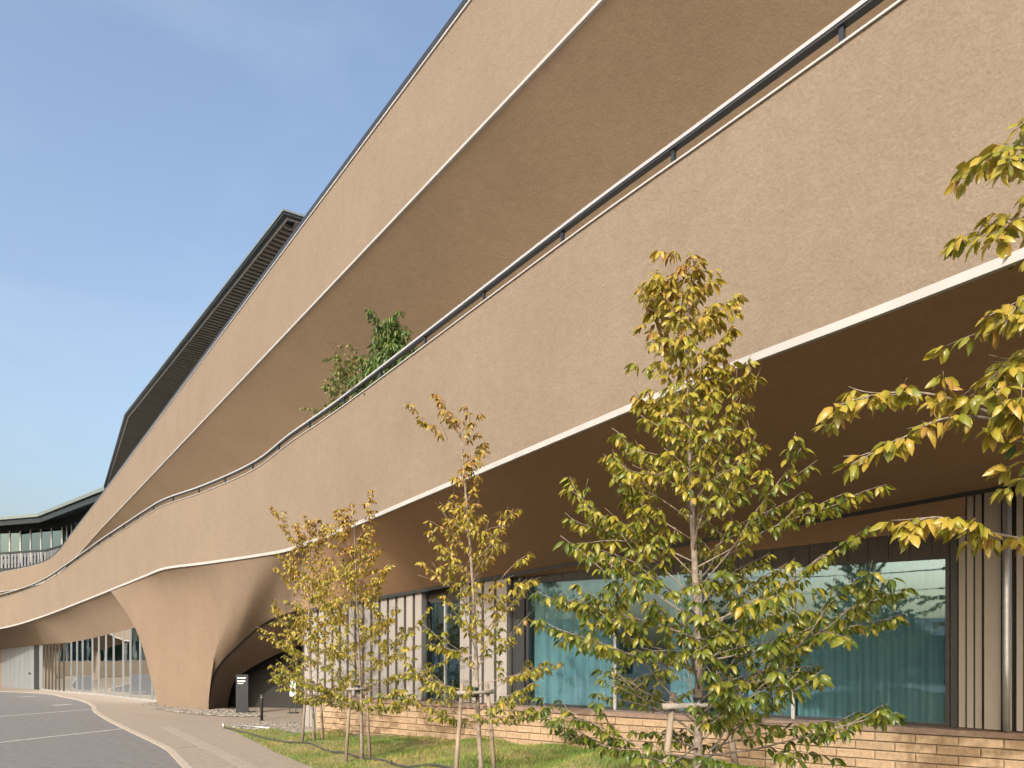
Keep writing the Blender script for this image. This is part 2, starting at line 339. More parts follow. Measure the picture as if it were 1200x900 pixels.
tag(link('lawn_grass', fastmesh('lawn_grass', V, 3, [(0, 1, 2)], GRASS, rng.random(n))), 'patchy green and straw coloured grass on the sloping lawn', 'grass', kind='stuff')
# pebbles
oc = np.array([(1,0,0), (-1,0,0), (0,1,0), (0,-1,0), (0,0,1), (0,0,-1), (.65,.65,.4), (-.65,.65,.4), (.65,-.65,.4), (-.65,-.65,.4)])
OF = [(4,0,6), (4,6,2), (4,2,7), (4,7,1), (4,1,9), (4,9,3), (4,3,8), (4,8,0), (0,2,6), (2,1,7), (1,3,9), (3,0,8)]
def pebbles(poly, n, size, label, zoff=.0):
    P = np.array(poly); x = rng.uniform(P[:, 0].min(), P[:, 0].max(), n*4); y = rng.uniform(P[:, 1].min(), P[:, 1].max(), n*4); k = inpoly(x, y, P); x, y = x[k][:n], y[k][:n]; n = len(x)
    S = rng.uniform(.5, 1.3, (n, 1, 3))*size*np.array((1, .8, .55)); th = rng.uniform(0, 6.28, n); q = oc[None]*S*rng.uniform(.8, 1.2, (n, len(oc), 1)); c, s_ = np.cos(th)[:, None], np.sin(th)[:, None]
    V = np.stack([q[:, :, 0]*c-q[:, :, 1]*s_+x[:, None], q[:, :, 0]*s_+q[:, :, 1]*c+y[:, None], q[:, :, 2]+(gz(y)+.03+zoff+rng.uniform(0, .02, n))[:, None]], 2)
    tag(link('gravel', fastmesh('gravel', V, 0, OF, STONE)), label, 'gravel', kind='stuff')
def gp(*pp): return [tuple(on_ground(*p)) for p in pp]
pebbles(gp((166,826.5), (180,831), (205,835.5), (240,839), (275,841), (309,841), (305,836), (270,833), (240,830), (200,826), (186,824)), 2600, .07, 'grey river pebbles ringing the foot of the flared column')
pebbles(gp((268,854), (278,850), (300,848.5), (345,849), (386,850), (396,856), (360,861), (315,858)), 2200, .06, 'grey river pebbles between the lawn and the passage floor')

# ================================================================== THE BUILDING
BLD = thing('curved_building', 'tan stucco building with sweeping balcony bands, flared column and low block wall', 'building', (-5, 21, 0))
# ---- lower band
def dline(px, a, dr):                              # depth at which the plan line a + t*dr crosses that image column
    k = (px-CX)/FPX; t = (a[0]-k*a[1])/(k*dr[1]-dr[0]); return a[1]+t*dr[1]
A1 = np.array((2.134, 7.76)); D1 = np.array((-.58, .81)); D1 /= np.linalg.norm(D1)
tab = [(px, dline(px, A1, D1), yb, yt) for px, yb, yt in ((1050,361,7), (840,440,157), (700,497,256), (500,581,404), (390,627,485))]
tab += [(340,18.9,645,519), (300,20.9,652.5,549), (240,23.6,661,576), (192,25.8,667.5,592.5), (170,27.4,676,605), (145,29.6,686,621), (120,32,696,637), (100,34.5,704,651), (50,40,723,684), (20,42.6,732.5,695.5), (0,44,737,701), (-60,47,747,716), (-160,50,752,724)]
pts = []
for px, d, yb, yt in tab:
    b_, t_ = at(px, yb, d), at(px, yt, d); pts.append((b_[0], b_[1], b_[2], t_[2]))
first = pts[0]
pre = [(first[0]-D1[0]*k, first[1]-D1[1]*k, first[2], first[3]) for k in (7.5, 5, 2.5)]
B1 = spline(np.array(pre+pts), 12); B1xy = B1[:, :2]; B1n = inward(B1xy); zb1, zt1 = B1[:, 2], B1[:, 3]
print('band1 z', [(round(p[2], 2), round(p[3], 2)) for p in pts])
V, F = sweep(B1xy, B1n, rect(zb1+.006, zt1, 0, .3)); LP = obj('lower_parapet', V, F, STU, BLD, False)
V, F = sweep(B1xy, B1n, rect(zb1-.008, zb1+.076, -.018, .03)); obj('drip_edge', V, F, WHITE_M, LP)
V, F = sweep(B1xy, B1n, rect(zt1-.006, zt1+.016, -.025, .33)); obj('coping', V, F, COPE, LP)
V, F = sweep(B1xy, B1n, rect(zt1+.185, zt1+.215, -.02, .065)); RL = obj('handrail', V, F, DARK, BLD)
V, F = sweep(B1xy, B1n, rect(zt1+.2155, zt1+.258, -.028, .07)); obj('rail_cap', V, F, mat('brushed_steel', (.42, .42, .42), .4, .3, .06, 8), RL)
arc = np.concatenate([[0], np.cumsum(np.linalg.norm(np.diff(B1xy, axis=0), axis=1))])
def b1_at_arc(a): return np.array([np.interp(a, arc, c) for c in (B1xy[:, 0], B1xy[:, 1], zb1, zt1, B1n[:, 0], B1n[:, 1])])
pxs = np.where(B1xy[:, 1] > 1, CX+FPX*B1xy[:, 0]/np.maximum(B1xy[:, 1], 1), 3000)
def b1_at_px(px): return b1_at_arc(np.interp(-px, -pxs, arc))
a788 = np.interp(-788, -pxs, arc)
for k in range(-4, 28):
    q = b1_at_arc(a788+2.05*k)
    if not 0 < a788+2.05*k < arc[-1]-.5: continue
    p = q[:2]+q[4:6]*.022; tn2 = np.array((-q[5], q[4]))
    MB().obox((*(p-tn2*.022-q[4:6]*.022), q[3]+.0165), (*(tn2*.044), 0), (*(q[4:6]*.044), 0), (0, 0, .168)).build('rail_post', RAIL, RL)
# ---- upper band
A2 = np.array((-5.15, 18.9)); D2 = np.array((-.609, .793))
u = [(A2[0]+D2[0]*t, A2[1]+D2[1]*t, 12.17, 14.85) for t in (-23, -17, -10.6, -4, 3, 12, 24, 36, 48)]
for px, d, yb, yt in ((84,71,658,626), (66,77.5,674,649), (48,81.5,684,660), (0,86,694,671), (-80,89,705,684)):
    b_, t_ = at(px, yb, d), at(px, yt, d); u.append((b_[0], b_[1], b_[2], t_[2]))
B2 = spline(np.array(u), 10); B2xy = B2[:, :2]; B2n = inward(B2xy); zb2, zt2 = B2[:, 2], B2[:, 3]
V, F = sweep(B2xy, B2n, rect(zb2+.006, zt2, 0, .3)); UP = obj('upper_parapet', V, F, STU, BLD)
V, F = sweep(B2xy, B2n, rect(zb2-.008, zb2+.05, -.018, .03)); obj('drip_edge', V, F, WHITE_M, UP)
V, F = sweep(B2xy, B2n, rect(zt2-.012, zt2+.03, -.03, .33)); obj('coping', V, F, COPE, UP)
V, F = sweep(B2xy, B2n, rect(zt2+.045, zt2+.17, -.035, .12)); obj('top_rail', V, F, DARK, UP)
# leaning underside above the lower terrace
n2 = 40
pr = np.zeros((len(B2xy), 6, 2)); uu = np.array((.03, .9, 2, 3.2, 4.4, 5.4))
for j, q in enumerate(uu): pr[:, j, 0] = q; pr[:, j, 1] = zb2-.68*q*np.clip((zb2-2)/10, .3, 1)+.02
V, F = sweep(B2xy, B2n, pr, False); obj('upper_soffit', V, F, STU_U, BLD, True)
# terrace slabs
V, F = sweep(B1xy, B1n, rect(zt1-1.25, zt1-1.0, .3, 6.0)); obj('terrace_floor', V, F, TERR, BLD)
V, F = sweep(B2xy, B2n, rect(zt2-1.3, zt2-1.05, .3, 5.6)); obj('terrace_floor', V, F, TERR, BLD)

# ---- lower soffit (right), flared column, left soffit
WT_END = 15.66; RS = .33
arc_372 = np.interp(-372, -pxs, arc)
G = []
for k in range(61):
    f = k/60; q = b1_at_arc(.05+(arc_372-.05)*f); t = -4.2+(WT_END+4.2)*f
    b_ = np.array((*(q[:2]+q[4:6]*.025), q[2]+.0)); c = W(t, RS, zhead(t))
    G.append([b_+(c-b_)*v+np.array((0, 0, (.10+.22*f**4)*math.sin(math.pi*v))) for v in np.linspace(0, 1, 9)])
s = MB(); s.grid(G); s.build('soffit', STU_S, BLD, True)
Cst = [(345,716,21.5,356), (330,721,22.3,341), (316,726,23.0,328), (298,738,23.6,316), (276,758,24.2,303), (262,772,24.5,290), (250,790,24.75,277), (244,812,24.9,264),
       (243,834,25.0,251), (225,834,25.4,234), (205,832,26.1,216), (193,830,26.8,204), (187,829,27.2,195), (180,808,27.5,187), (175,788,27.7,179), (168,762,28.1,169), (160,740,28.7,157), (148,718,29.6,144), (130,693,31.0,131)]
C = [W(WT_END, RS, zhead(WT_END))]+[at(*q[:3]) for q in Cst]; Bp = [372]+[q[3] for q in Cst]
for i in range(9, 14): C[i][2] = float(gz(C[i][1]))-.1
C = np.array(C); seg = 4
Cd = spline(np.hstack([C, np.array(Bp)[:, None]]), seg)
base_i = np.arange(len(Cd))/seg
COLG = []
for i, row in enumerate(Cd):
    c = row[:3]; q = b1_at_px(row[3]); b_ = np.array((*(q[:2]+q[4:6]*.025), q[2]))
    L_ = np.linalg.norm(b_-c); si = base_i[i]
    k = float(smooth(4, 12.5, si)*(1-smooth(14, 19, si))); kv = 0.0
    out = np.array((-q[4], -q[5], 0)); up = np.array((0, 0, 1.)); ch = b_-c
    m0 = ch*(1-k)*(1-.45*kv)+k*up*L_*.9+kv*up*L_*.42
    m1 = ch*(1-k)*(1-.5*kv)+k*(out*.6+up*.65)*L_*.8+kv*out*L_*.75
    rowp = []
    for v in np.linspace(0, 1, 17):
        rowp.append((2*v**3-3*v*v+1)*c+(v**3-2*v*v+v)*m0+(-2*v**3+3*v*v)*b_+(v**3-v*v)*m1+np.array((0, 0, .32*max(0, 1-si/5)*math.sin(math.pi*v))))
    COLG.append(rowp)
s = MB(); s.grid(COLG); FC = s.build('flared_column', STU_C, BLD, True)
# glazing line of the entrance
gl_px = [(200,827,28.6), (186,825,29.5), (152,821,32.0), (108,815,37.8), (76,812,40.8), (50,808,45.0), (3,805.5,49.6), (-90,803,55)]
GLp = np.array([at(*q)[:2] for q in gl_px]); GLx = np.array([q[0] for q in gl_px], float)
def gl_at(px): d = np.array([np.interp(-px, -GLx, GLp[:, 0]), np.interp(-px, -GLx, GLp[:, 1])]); return d
def gl_head(px): return np.interp(px, (-90, 4, 54, 80, 128, 158, 200), (2.1, 2.26, 2.58, 2.64, 3.02, 3.26, 3.4))
G = []
for f in np.linspace(0, 1, 40):
    pb = 131-f*280; pg = 165-f*255; q = b1_at_px(max(pb, -158)); b_ = np.array((*(q[:2]+q[4:6]*.025), q[2])); g_ = gl_at(pg); c = np.array((*g_, gl_head(pg)))
    G.append([b_+(c-b_)*v+np.array((0, 0, .25*math.sin(math.pi*v))) for v in np.linspace(0, 1, 9)])
s = MB(); s.grid(G); s.build('soffit', STU_C, BLD, True)
side = []
for i, row in enumerate(Cd):
    if base_i[i] >= 13:
        c = row[:3]; f = smooth(13, 19, base_i[i]); g_ = gl_at(196-31*float(f)); side.append([c, (*g_, min(c[2], gl_head(165)) if base_i[i] < 18.4 else gl_head(165))])
s = MB(); s.grid(side); s.build('column_side', STU_C, BLD, True)
# arch reveal, its dark edge strip, and the wall inside the passage
In = np.array([W(14.6, -5.4, 3.3)]+[at(*q) for q in ((395,748,24.8), (360,754,25.2), (328,765,25.5), (304,777,25.8), (286,788,26.0), (274,800,26.2), (268,820,26.4), (267,834,26.4), (267,838,26.4))])
In[-2][2] = .05; In[-1][2] = -.1
Ind = spline(In, seg); Cr = Cd[:len(Ind), :3]
s = MB(); s.grid([[Cr[i]*(1-v)+Ind[i]*v for v in np.linspace(0, 1, 6)] for i in range(len(Ind))]); s.build('arch_reveal', STU_C, BLD, True)
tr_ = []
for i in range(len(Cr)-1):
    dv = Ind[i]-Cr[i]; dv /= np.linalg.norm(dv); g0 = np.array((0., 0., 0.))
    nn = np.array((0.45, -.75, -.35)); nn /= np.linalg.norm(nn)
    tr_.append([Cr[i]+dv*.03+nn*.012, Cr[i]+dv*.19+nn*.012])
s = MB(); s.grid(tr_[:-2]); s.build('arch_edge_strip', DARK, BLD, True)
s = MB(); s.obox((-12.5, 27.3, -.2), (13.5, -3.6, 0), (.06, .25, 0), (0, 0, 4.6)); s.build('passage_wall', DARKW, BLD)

# ---- ground floor wall: windows, cladding, block wall
def wbox(t0, t1, r0, r1, z0, z1, mb=None):
    mb = mb or MB(); return mb.obox(W(t0, r0, z0), (*(WD*(t1-t0)), 0), (*(-WN*(r1-r0)), 0), (0, 0, z1-z0))
ZS, ZH = .985, 3.87
tb = [0, 2.44, 4.18, 6.04, 8.23]
for i in range(4):
    t0, t1 = tb[i], tb[i+1]
    wn_ = wbox(t0+.03, t1-.03, -.012, .012, ZS+.05, ZH-.05).build('window', GLASS_T, BLD)
    wbox(t0, t1, -.05, .05, ZS, ZS+.05).build('bottom_rail', DARK, wn_); wbox(t0, t1, -.05, .05, ZH-.05, ZH).build('head_rail', DARK, wn_)
    wbox(t0-.03, t0+.03, -.06, .075, ZS, ZH).build('mullion', ALU if i else DARK, wn_)
wbox(8.2, 8.27, -.06, .075, ZS, ZH).build('mullion', DARK, wn_)
for t0, t1 in ((10.1, 10.65), (10.65, 11.14)):
    wn_ = wbox(t0+.025, t1-.025, -.012, .012, ZS+.05, 3.45).build('window', GLASS_T, BLD)
    wbox(t0, t1, -.05, .05, ZS, ZS+.05).build('bottom_rail', DARK, wn_); wbox(t0, t1, -.05, .05, 3.45, 3.5).build('head_rail', DARK, wn_)
    wbox(t0-.025, t0+.025, -.06, .08, ZS, 3.5).build('mullion', ALU, wn_)
# recess ceiling and fascia above the windows
def recess(t0, t1, zlow):
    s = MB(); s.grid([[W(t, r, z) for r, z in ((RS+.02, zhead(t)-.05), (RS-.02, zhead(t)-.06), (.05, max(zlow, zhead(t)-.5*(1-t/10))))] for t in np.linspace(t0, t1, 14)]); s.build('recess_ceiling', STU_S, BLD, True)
recess(-.25, 8.6, ZH+.03)
n_f = 26
for k in range(n_f):
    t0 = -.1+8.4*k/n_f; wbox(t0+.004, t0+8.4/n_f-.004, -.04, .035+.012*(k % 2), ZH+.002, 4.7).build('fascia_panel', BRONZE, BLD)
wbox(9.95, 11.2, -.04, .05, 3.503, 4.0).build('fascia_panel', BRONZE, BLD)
s = MB(); s.grid([[W(t, RS+.03, zhead(t)+z) for z in (-.07, .012)] for t in np.linspace(-4.2, WT_END, 40)]); s.build('soffit_groove', DARK, BLD)
# dark jambs
wbox(8.3, 8.62, -.05, .1, ZS, 4.2).build('window_jamb', DARK, BLD); wbox(-.14, -.045, -.05, .1, ZS, 4.4).build('window_jamb', DARK, BLD)
def clad(t0, t1, pitch, gap, m, zb, r=.27, back=.1):
    bk = wbox(t0, t1, back-.05, back, zb, zhead((t0+t1)/2)+.1).build('cladding', DARK, BLD)
    n = max(1, round((t1-t0)/pitch)); p = (t1-t0)/n
    for k in range(n):
        a = t0+k*p; wbox(a+gap/2, a+p-gap/2, back+.003, r, zb+.002, min(zhead(a), zhead(a+p))+.02).build('cladding_panel', m, bk)
clad(8.64, 10.07, .36, .075, CLAD, ZS+.01); clad(11.2, 15.62, .30, .085, CLAD, ZS+.01)
bk = wbox(-4.2, -.15, .05, .1, ZS, 5.1).build('cladding', DARK, BLD)
for a, w_, r, m in ((-.16, -.25, .14, CLADB), (-.27, -.36, .19, CLADB), (-.38, -.47, .23, CLADB), (-.5, -.72, .29, CLADB), (-.78, -.86, .3, CLADB), (-.92, -1.0, .31, CLADB), (-1.06, -1.6, .16, GREYP), (-1.66, -2.2, .16, GREYP), (-2.26, -4.1, .16, GREYP)):
    wbox(w_, a, .103, r, ZS+.012, zhead(a)+.02).build('cladding_panel', m, bk)
MB().tube([W(-.78, .43, z) for z in (ZS+.012, 2, 3, zhead(-.78)-.12)], .05, 16).build('downpipe', GALV, BLD, True)
# low block wall
BW = wbox(-4.2, 14.85, .06, .435, -.3, .875).build('block_wall', MORTAR, BLD)
wbox(-4.2, 14.87, -.06, .50, .885, .98).build('ledge', LEDGE, BW)
def brickmesh(L_, H_):
    c = .008; y0, y1 = 0, .03; m_ = MB()
    V = [(0,0,0), (L_,0,0), (L_,0,H_), (0,0,H_), (0,-.02,0), (L_,-.02,0), (L_,-.02,H_), (0,-.02,H_), (c,-.03,c), (L_-c,-.03,c), (L_-c,-.03,H_-c), (c,-.03,H_-c)]
    F = [(8,9,10,11), (4,5,9,8), (5,6,10,9), (6,7,11,10), (7,4,8,11), (0,1,5,4), (1,2,6,5), (2,3,7,6), (3,0,4,7)]
    return mesh('brick', V, F, BRICK)
BH, BLn = .158, .6; bms = [brickmesh(BLn-.007, BH-.015), brickmesh(BLn/2-.007, BH-.015)]
random.seed(3); ang = math.atan2(-WD[1], -WD[0])    # bricks run left to right
for c_ in range(6):
    z = .878-BH*(c_+1); t = 14.85
    half = c_ % 2
    while t > -3.2:
        L_ = BLn/2 if half else BLn
        o = link('brick', bms[1 if half else 0], BW, False); p = W(t, .437, z) ; wl_ = worldloc(BW); half = 0
        o.location = (p[0]-wl_.x, p[1]-wl_.y, p[2]-wl_.z); o.rotation_euler = (0, 0, ang); o.scale = (1, random.uniform(.75, 1.3), 1); t -= L_
# end panel beside the passage
for k in range(3): wbox(14.9+.25*k, 15.13+.25*k, .1, .25, -.1, 1.0).build('end_panel', CLAD, BLD)
# room behind the glass
rm = MB(); rm.grid([[W(t, r, z) for r, z in ((-.12, .6), (-5, .6), (-5, 4.3), (-.12, 4.3))] for t in (-4.2, 4, 12.5)]); rm.add([W(12.5, -.12, .6), W(12.5, -5, .6), W(12.5, -5, 4.3), W(12.5, -.12, 4.3)], [(0, 1, 2, 3)]); rm.add([W(-4.2, -.12, .6), W(-4.2, -5, .6), W(-4.2, -5, 4.3), W(-4.2, -.12, 4.3)], [(0, 1, 2, 3)])
rm.build('interior_room', ROOM, BLD)
wbox(15.6, 15.68, -4.3, .25, -.1, 3.6).build('passage_side_wall', DARKW, BLD)
# curtains
def curtain(t0, t1, label, amp, ph, z0=ZS-.05):
    ts = np.arange(t0, t1, .018); G = []
    for t in ts:
        f = math.sin(t*17+ph+2.2*math.sin(t*2.1+ph)); f2 = math.sin(t*41+ph*2); r = -.2+amp*(f+.35*f2)
        G.append([W(t, r*(1)+.015*math.sin(3*z+t), z) for z in np.linspace(z0, ZH+.1, 5)])
    s = MB(); s.grid(G); tag(s.build('curtain', CURT, None, True), label, 'curtain', 'curtains behind the teal glass')
curtain(-.02, 2.4, 'pale pleated curtain behind the rightmost large window bay', .075, 0)
curtain(2.48, 3.3, 'narrow curtain gathered at the right of the bay behind the biggest tree', .07, 2)
curtain(4.2, 4.9, 'pale curtain gathered in the dark middle bay left of the biggest tree trunk', .07, 1)
curtain(6.08, 8.2, 'pale pleated curtain behind the bay left of the biggest tree', .075, 3.2)
# ---- entrance glazing on the left
EG = thing('entrance_glazing', None, None); EG.parent = BLD; EG.location = -BLD.location
def gpost(px, w, dep, m, name, z1=None, fwd=0.0):
    p = gl_at(px); q = gl_at(px-1); d = (q-p)/np.linalg.norm(q-p); n_ = np.array((d[1], -d[0]))
    z0 = float(gz(p[1])); MB().obox((*(p-d*w/2-n_*(dep/2+fwd)), z0), (*(d*w), 0), (*(n_*dep), 0), (0, 0, (z1+z0 if z1 else gl_head(px)+.03)-z0)).build(name, m, EG)
mp_ = [54, 58, 62, 66, 70, 75, 84, 91, 97.5, 108.5, 117, 126, 135, 145.5, 153, 165, 179, 190]
for px in mp_: gpost(px, .045, .08, GREYP if px > 76 else BRONZE, 'mullion')
edges = [50.5]+mp_+[197]
for a, c in zip(edges[:-1], edges[1:]):
    p, q = gl_at(a), gl_at(c); V = []
    for x, pxx in ((p, a), (q, c)): V += [(*x, gz(x[1])), (*x, gl_head(pxx)+.02)]
    obj('pane', V, [(0, 1, 3, 2)], GLASS_E, EG)
for a, c in ((75.6, 79.5), (103.8, 108), (146.5, 152.2)):    # door leaves with pale frames
    p, q = gl_at(a), gl_at(c); d = (q-p)/np.linalg.norm(q-p); n_ = np.array((d[1], -d[0])); Ln = np.linalg.norm(q-p); z0 = float(gz(p[1]))
    m_ = MB(); f0 = p-n_*.09
    for s0, wd, za, zb_ in ((0, .09, .02, 2.3), (Ln-.09, .09, .02, 2.3), (.09, Ln-.18, .02, .14), (.09, Ln-.18, 2.2, 2.3)): m_.obox((*(f0+d*s0), z0+za), (*(d*wd), 0), (*(n_*.06), 0), (0, 0, zb_-za))
    m_.build('door_frame', WHITE_M, EG)
sl_ = [gl_at(x) for x in np.linspace(50, 197, 30)][::-1]; sl_ = np.array(sl_)
V, F = sweep(sl_, inward(sl_), rect(gz(sl_[:, 1])+.02, gz(sl_[:, 1])+.1, -.08, .08)); obj('sill', V, F, ALU, EG)
# lobby behind
lb = MB(); pts_l = [gl_at(x) for x in (52, 100, 150, 196)]; nn_ = np.array((.70, .71)); bk_ = [p+nn_*7 for p in pts_l]
for p, q in zip(bk_[:-1], bk_[1:]): lb.add([(*p, -.5), (*q, -.5), (*q, 4), (*p, 4)], [(0, 1, 2, 3)])
for A, B_ in ((pts_l[0], bk_[0]), (pts_l[-1], bk_[-1])): lb.add([(*A, -.5), (*B_, -.5), (*B_, 4), (*A, 4)], [(0, 1, 2, 3)])
for i in range(3): lb.add([(*pts_l[i], 3.6), (*pts_l[i+1], 3.6), (*bk_[i+1], 3.6), (*bk_[i], 3.6)], [(0, 1, 2, 3)]); lb.add([(*pts_l[i], gz(pts_l[i][1])+.02), (*pts_l[i+1], gz(pts_l[i+1][1])+.02), (*bk_[i+1], -.2), (*bk_[i], -.2)], [(0, 1, 2, 3)])
lb.build('lobby_room', ROOM, EG)
# grey metal wall and dark door slot
GW = thing('metal_wall', None, None); GW.parent = BLD; GW.location = -BLD.location
ed = [50, 46.2, 40.6, 35, 29.5, 24, 18.5, 13, 7.5, 2]
for i in range(len(ed)-1):
    p, q = gl_at(ed[i]), gl_at(ed[i+1]); m_ = BLACK if i == 1 else GREYP; d = (q-p); d2 = d/np.linalg.norm(d); n_ = np.array((d2[1], -d2[0]))
    MB().obox((*(p+d2*.012), float(gz(p[1]))-.02), (*(d-d2*.024), 0), (*(n_*.1), 0), (0, 0, gl_head(ed[i])+.1-float(gz(p[1])))).build('door' if i == 1 else 'sheet_panel', m_, GW)
p, q = gl_at(2), gl_at(-90); d = q-p; MB().obox((*p, -.6), (*d, 0), (.1, .2, 0), (0, 0, 3.0)).build('end_wall', STU, BLD)
hp = gl_at(36.5); MB().obox((hp[0]-.06, hp[1]-.1, .55), (.12, 0, 0), (0, .08, 0), (0, 0, .12)).build('door_handle', DARK, GW)

# ---- roof with slatted eave, set back above the upper band
ZR = 20.0
def rp(px, py): return at(px, py, (ZR-EYE)*FPX/(HY-py))[:2]
ro = np.array([rp(333.5, 250), rp(147.5, 487), rp(122.5, 571)]); r_end = rp(357, 257.5); ed_ = r_end-ro[0]; ed_ /= np.linalg.norm(ed_)
ro = np.vstack([ro[0]+ed_*14, ro])
def offset(poly, u):
    out = []
    for i in range(len(poly)):
        ns = []
        for a, c in ((i-1, i), (i, i+1)):
            if a >= 0 and c < len(poly): d = poly[c]-poly[a]; d = d/np.linalg.norm(d); ns.append(np.array((d[1], -d[0])))
        n_ = sum(ns); n_ = n_/np.linalg.norm(n_); out.append(poly[i]+n_*u/max(.3, n_@ns[0]))
    return np.array(out)
def ringstrip(u0, u1, z0, z1, poly=ro):
    A, B_ = offset(poly, u0), offset(poly, u1); m_ = MB()
    for i in range(len(poly)-1):
        a, c, d, e_ = A[i], A[i+1], B_[i+1], B_[i]
        V = [(*a, z0), (*c, z0), (*d, z0), (*e_, z0), (*a, z1), (*c, z1), (*d, z1), (*e_, z1)]
        m_.add(V, [(0, 1, 2, 3), (7, 6, 5, 4), (0, 4, 5, 1), (3, 2, 6, 7), (0, 3, 7, 4), (1, 5, 6, 2)])
    return m_
RF = ringstrip(0, 6, ZR+.05, ZR+.11).build('roof', GREEN_D, BLD)
ringstrip(-.05, .12, ZR-.06, ZR+.12).build('eave_fascia', GREEN_D, RF)
ringstrip(-.09, -.052, ZR+.05, ZR+.13).build('gutter_edge', GREEN_R, RF)
ringstrip(.12, .2, ZR-.11, ZR+.045).build('eave_trim', ALU, RF)
EV = 2.5
def slats(a, c, a2, c2, pitch, dropin=0):
    d = c-a; Ln = np.linalg.norm(d); d = d/Ln; n_ = np.array((d[1], -d[0])); d2 = (c2-a2); k = 0; s_ = .3
    l2 = (a2-a)@d; r2 = (c2-a)@d
    while s_ < Ln-.1:
        lim = EV
        if l2 > .01 and s_ < l2: lim = EV*s_/l2
        if r2 < Ln and s_ > r2: lim = EV*(Ln-s_)/max(Ln-r2, .01)
        if lim > .45:
            p = a+d*s_+n_*.24; MB().obox((*p, ZR-.1), (*(d*.15), 0), (*(n_*(lim-.24)), 0), (0, 0, .12)).build('slat', SLAT, RF)
        s_ += pitch
ri = offset(ro, EV)
slats(ro[1], ro[2], ri[1], ri[2], .36); slats(ro[0]+(ro[1]-ro[0])*.6, ro[1], ri[0]+(ri[1]-ri[0])*.6, ri[1], .36); slats(ro[2], ro[3], ri[2], ri[3], .36)
ringstrip(EV+.02, EV+.3, 13.0, ZR+.04).build('top_floor_wall', BRONZE, BLD)
wp = offset(ro, EV-.06)
for a, c in ((wp[1], wp[2]), (wp[2], wp[3])):
    d = c-a; Ln = np.linalg.norm(d); d = d/Ln; n_ = np.array((d[1], -d[0])); k = 0
    nwn = int(Ln/1.6)
    for k in range(nwn):
        p = a+d*(Ln*k/nwn); MB().obox((*(p+d*.05), 15.4), (*(d*(Ln/nwn-.1)), 0), (*(n_*.05), 0), (0, 0, 3.4)).build('upper_window', GLASS_F, BLD)

# ================================================================== FAR WING
WG = thing('distant_wing', 'distant grey green wing with curved roof edge and slatted balcony', 'building', (-60, 92, 0))
fr = np.array([rp(123.5, 571.5), rp(45, 603), rp(0, 607), rp(-110, 612)])
ringstrip(0, 6, ZR-.1, ZR+.1, fr).build('roof', GREEN_D, WG); ringstrip(-.12, 0, ZR-.28, ZR+.12, fr).build('eave_fascia', GREEN_R, WG)
ringstrip(.15, .35, ZR-1.0, ZR-.15, fr).build('eave_trim', GREEN_D, WG)
ringstrip(3.0, 3.3, 5, ZR-.1, fr).build('wall', GREEN_D, WG)
fb = offset(fr, .9); fw = offset(fr, 2.9)
ringstrip(.8, 3.0, 12.4, 13.3, fr).build('balcony_slab', GREEN_D, WG); ringstrip(.8, .95, 15.25, 15.5, fr).build('balcony_rail', GREEN_D, WG)
ringstrip(.0, 3.0, 8.0, 9.0, fr).build('balcony_slab', GREEN_D, WG)
FS = mat('far_slat', (.17, .175, .19), .5, .3, .05, 3, rnd=.1)
for a, c, w2a, w2c in ((fb[0], fb[1], fw[0], fw[1]), (fb[1], fb[2], fw[1], fw[2]), (fb[2], fb[3], fw[2], fw[3])):
    d = c-a; Ln = np.linalg.norm(d); d = d/Ln; n_ = np.array((d[1], -d[0])); nb = int(Ln/.62)
    for k in range(nb):
        p = a+d*(Ln*k/nb); MB().obox((*p, 13.31), (*(d*.34), 0), (*(n_*.06), 0), (0, 0, 1.93)).build('baluster', FS, WG)
    d = w2c-w2a; Ln = np.linalg.norm(d); d = d/Ln; nb = max(2, int(Ln/1.75))
    for k in range(nb):
        p = w2a+d*(Ln*k/nb); wn_ = MB().obox((*(p+d*.12), 14.2), (*(d*(Ln/nb-.24)), 0), (*(n_*.04), 0), (0, 0, 4.4)).build('window', GLASS_F, WG)
        MB().obox((*(p-d*.11-n_*.06), 14.2), (*(d*.22), 0), (*(n_*.1), 0), (0, 0, 4.6)).build('frame', ALU, wn_)
        MB().obox((*(p+d*.3), 9.0), (*(d*.5), 0), (*(n_*.06), 0), (0, 0, 3.3)).build('screen_slat', FS, WG)

# ================================================================== PLANTS
lt = np.array([(0,0,0), (.32,.235,-.05), (.32,-.235,-.05), (.34,0,.06), (.7,.18,-.22), (.7,-.18,-.22), (.7,0,-.1), (1,0,-.42)])
LTF = [(0,3,1), (0,2,3), (1,3,6), (1,6,4), (3,2,5), (3,5,6), (4,6,7), (6,5,7)]
def leaf_frames(D, roll):                          # rotation matrices whose x axis is D
    D = D/np.linalg.norm(D, axis=1)[:, None]; up = np.tile((0, 0, 1.), (len(D), 1)); Yv = np.cross(up, D); Yv /= np.linalg.norm(Yv, axis=1)[:, None]+1e-6; Zv = np.cross(D, Yv)
    c, s_ = np.cos(roll)[:, None], np.sin(roll)[:, None]; return np.stack([D, Yv*c+Zv*s_, Zv*c-Yv*s_], 2)
VARN = 12
def leaf_variants(m):
    out = []
    for k in range(VARN):
        me = mesh('leaf', lt*np.array((1, 1+.1*math.sin(k), 1+.6*math.sin(2.3*k))), LTF, m, True); tone_attr(me, [(k+.5)/VARN]*len(lt)); out.append(me)
    return out
LV = {}
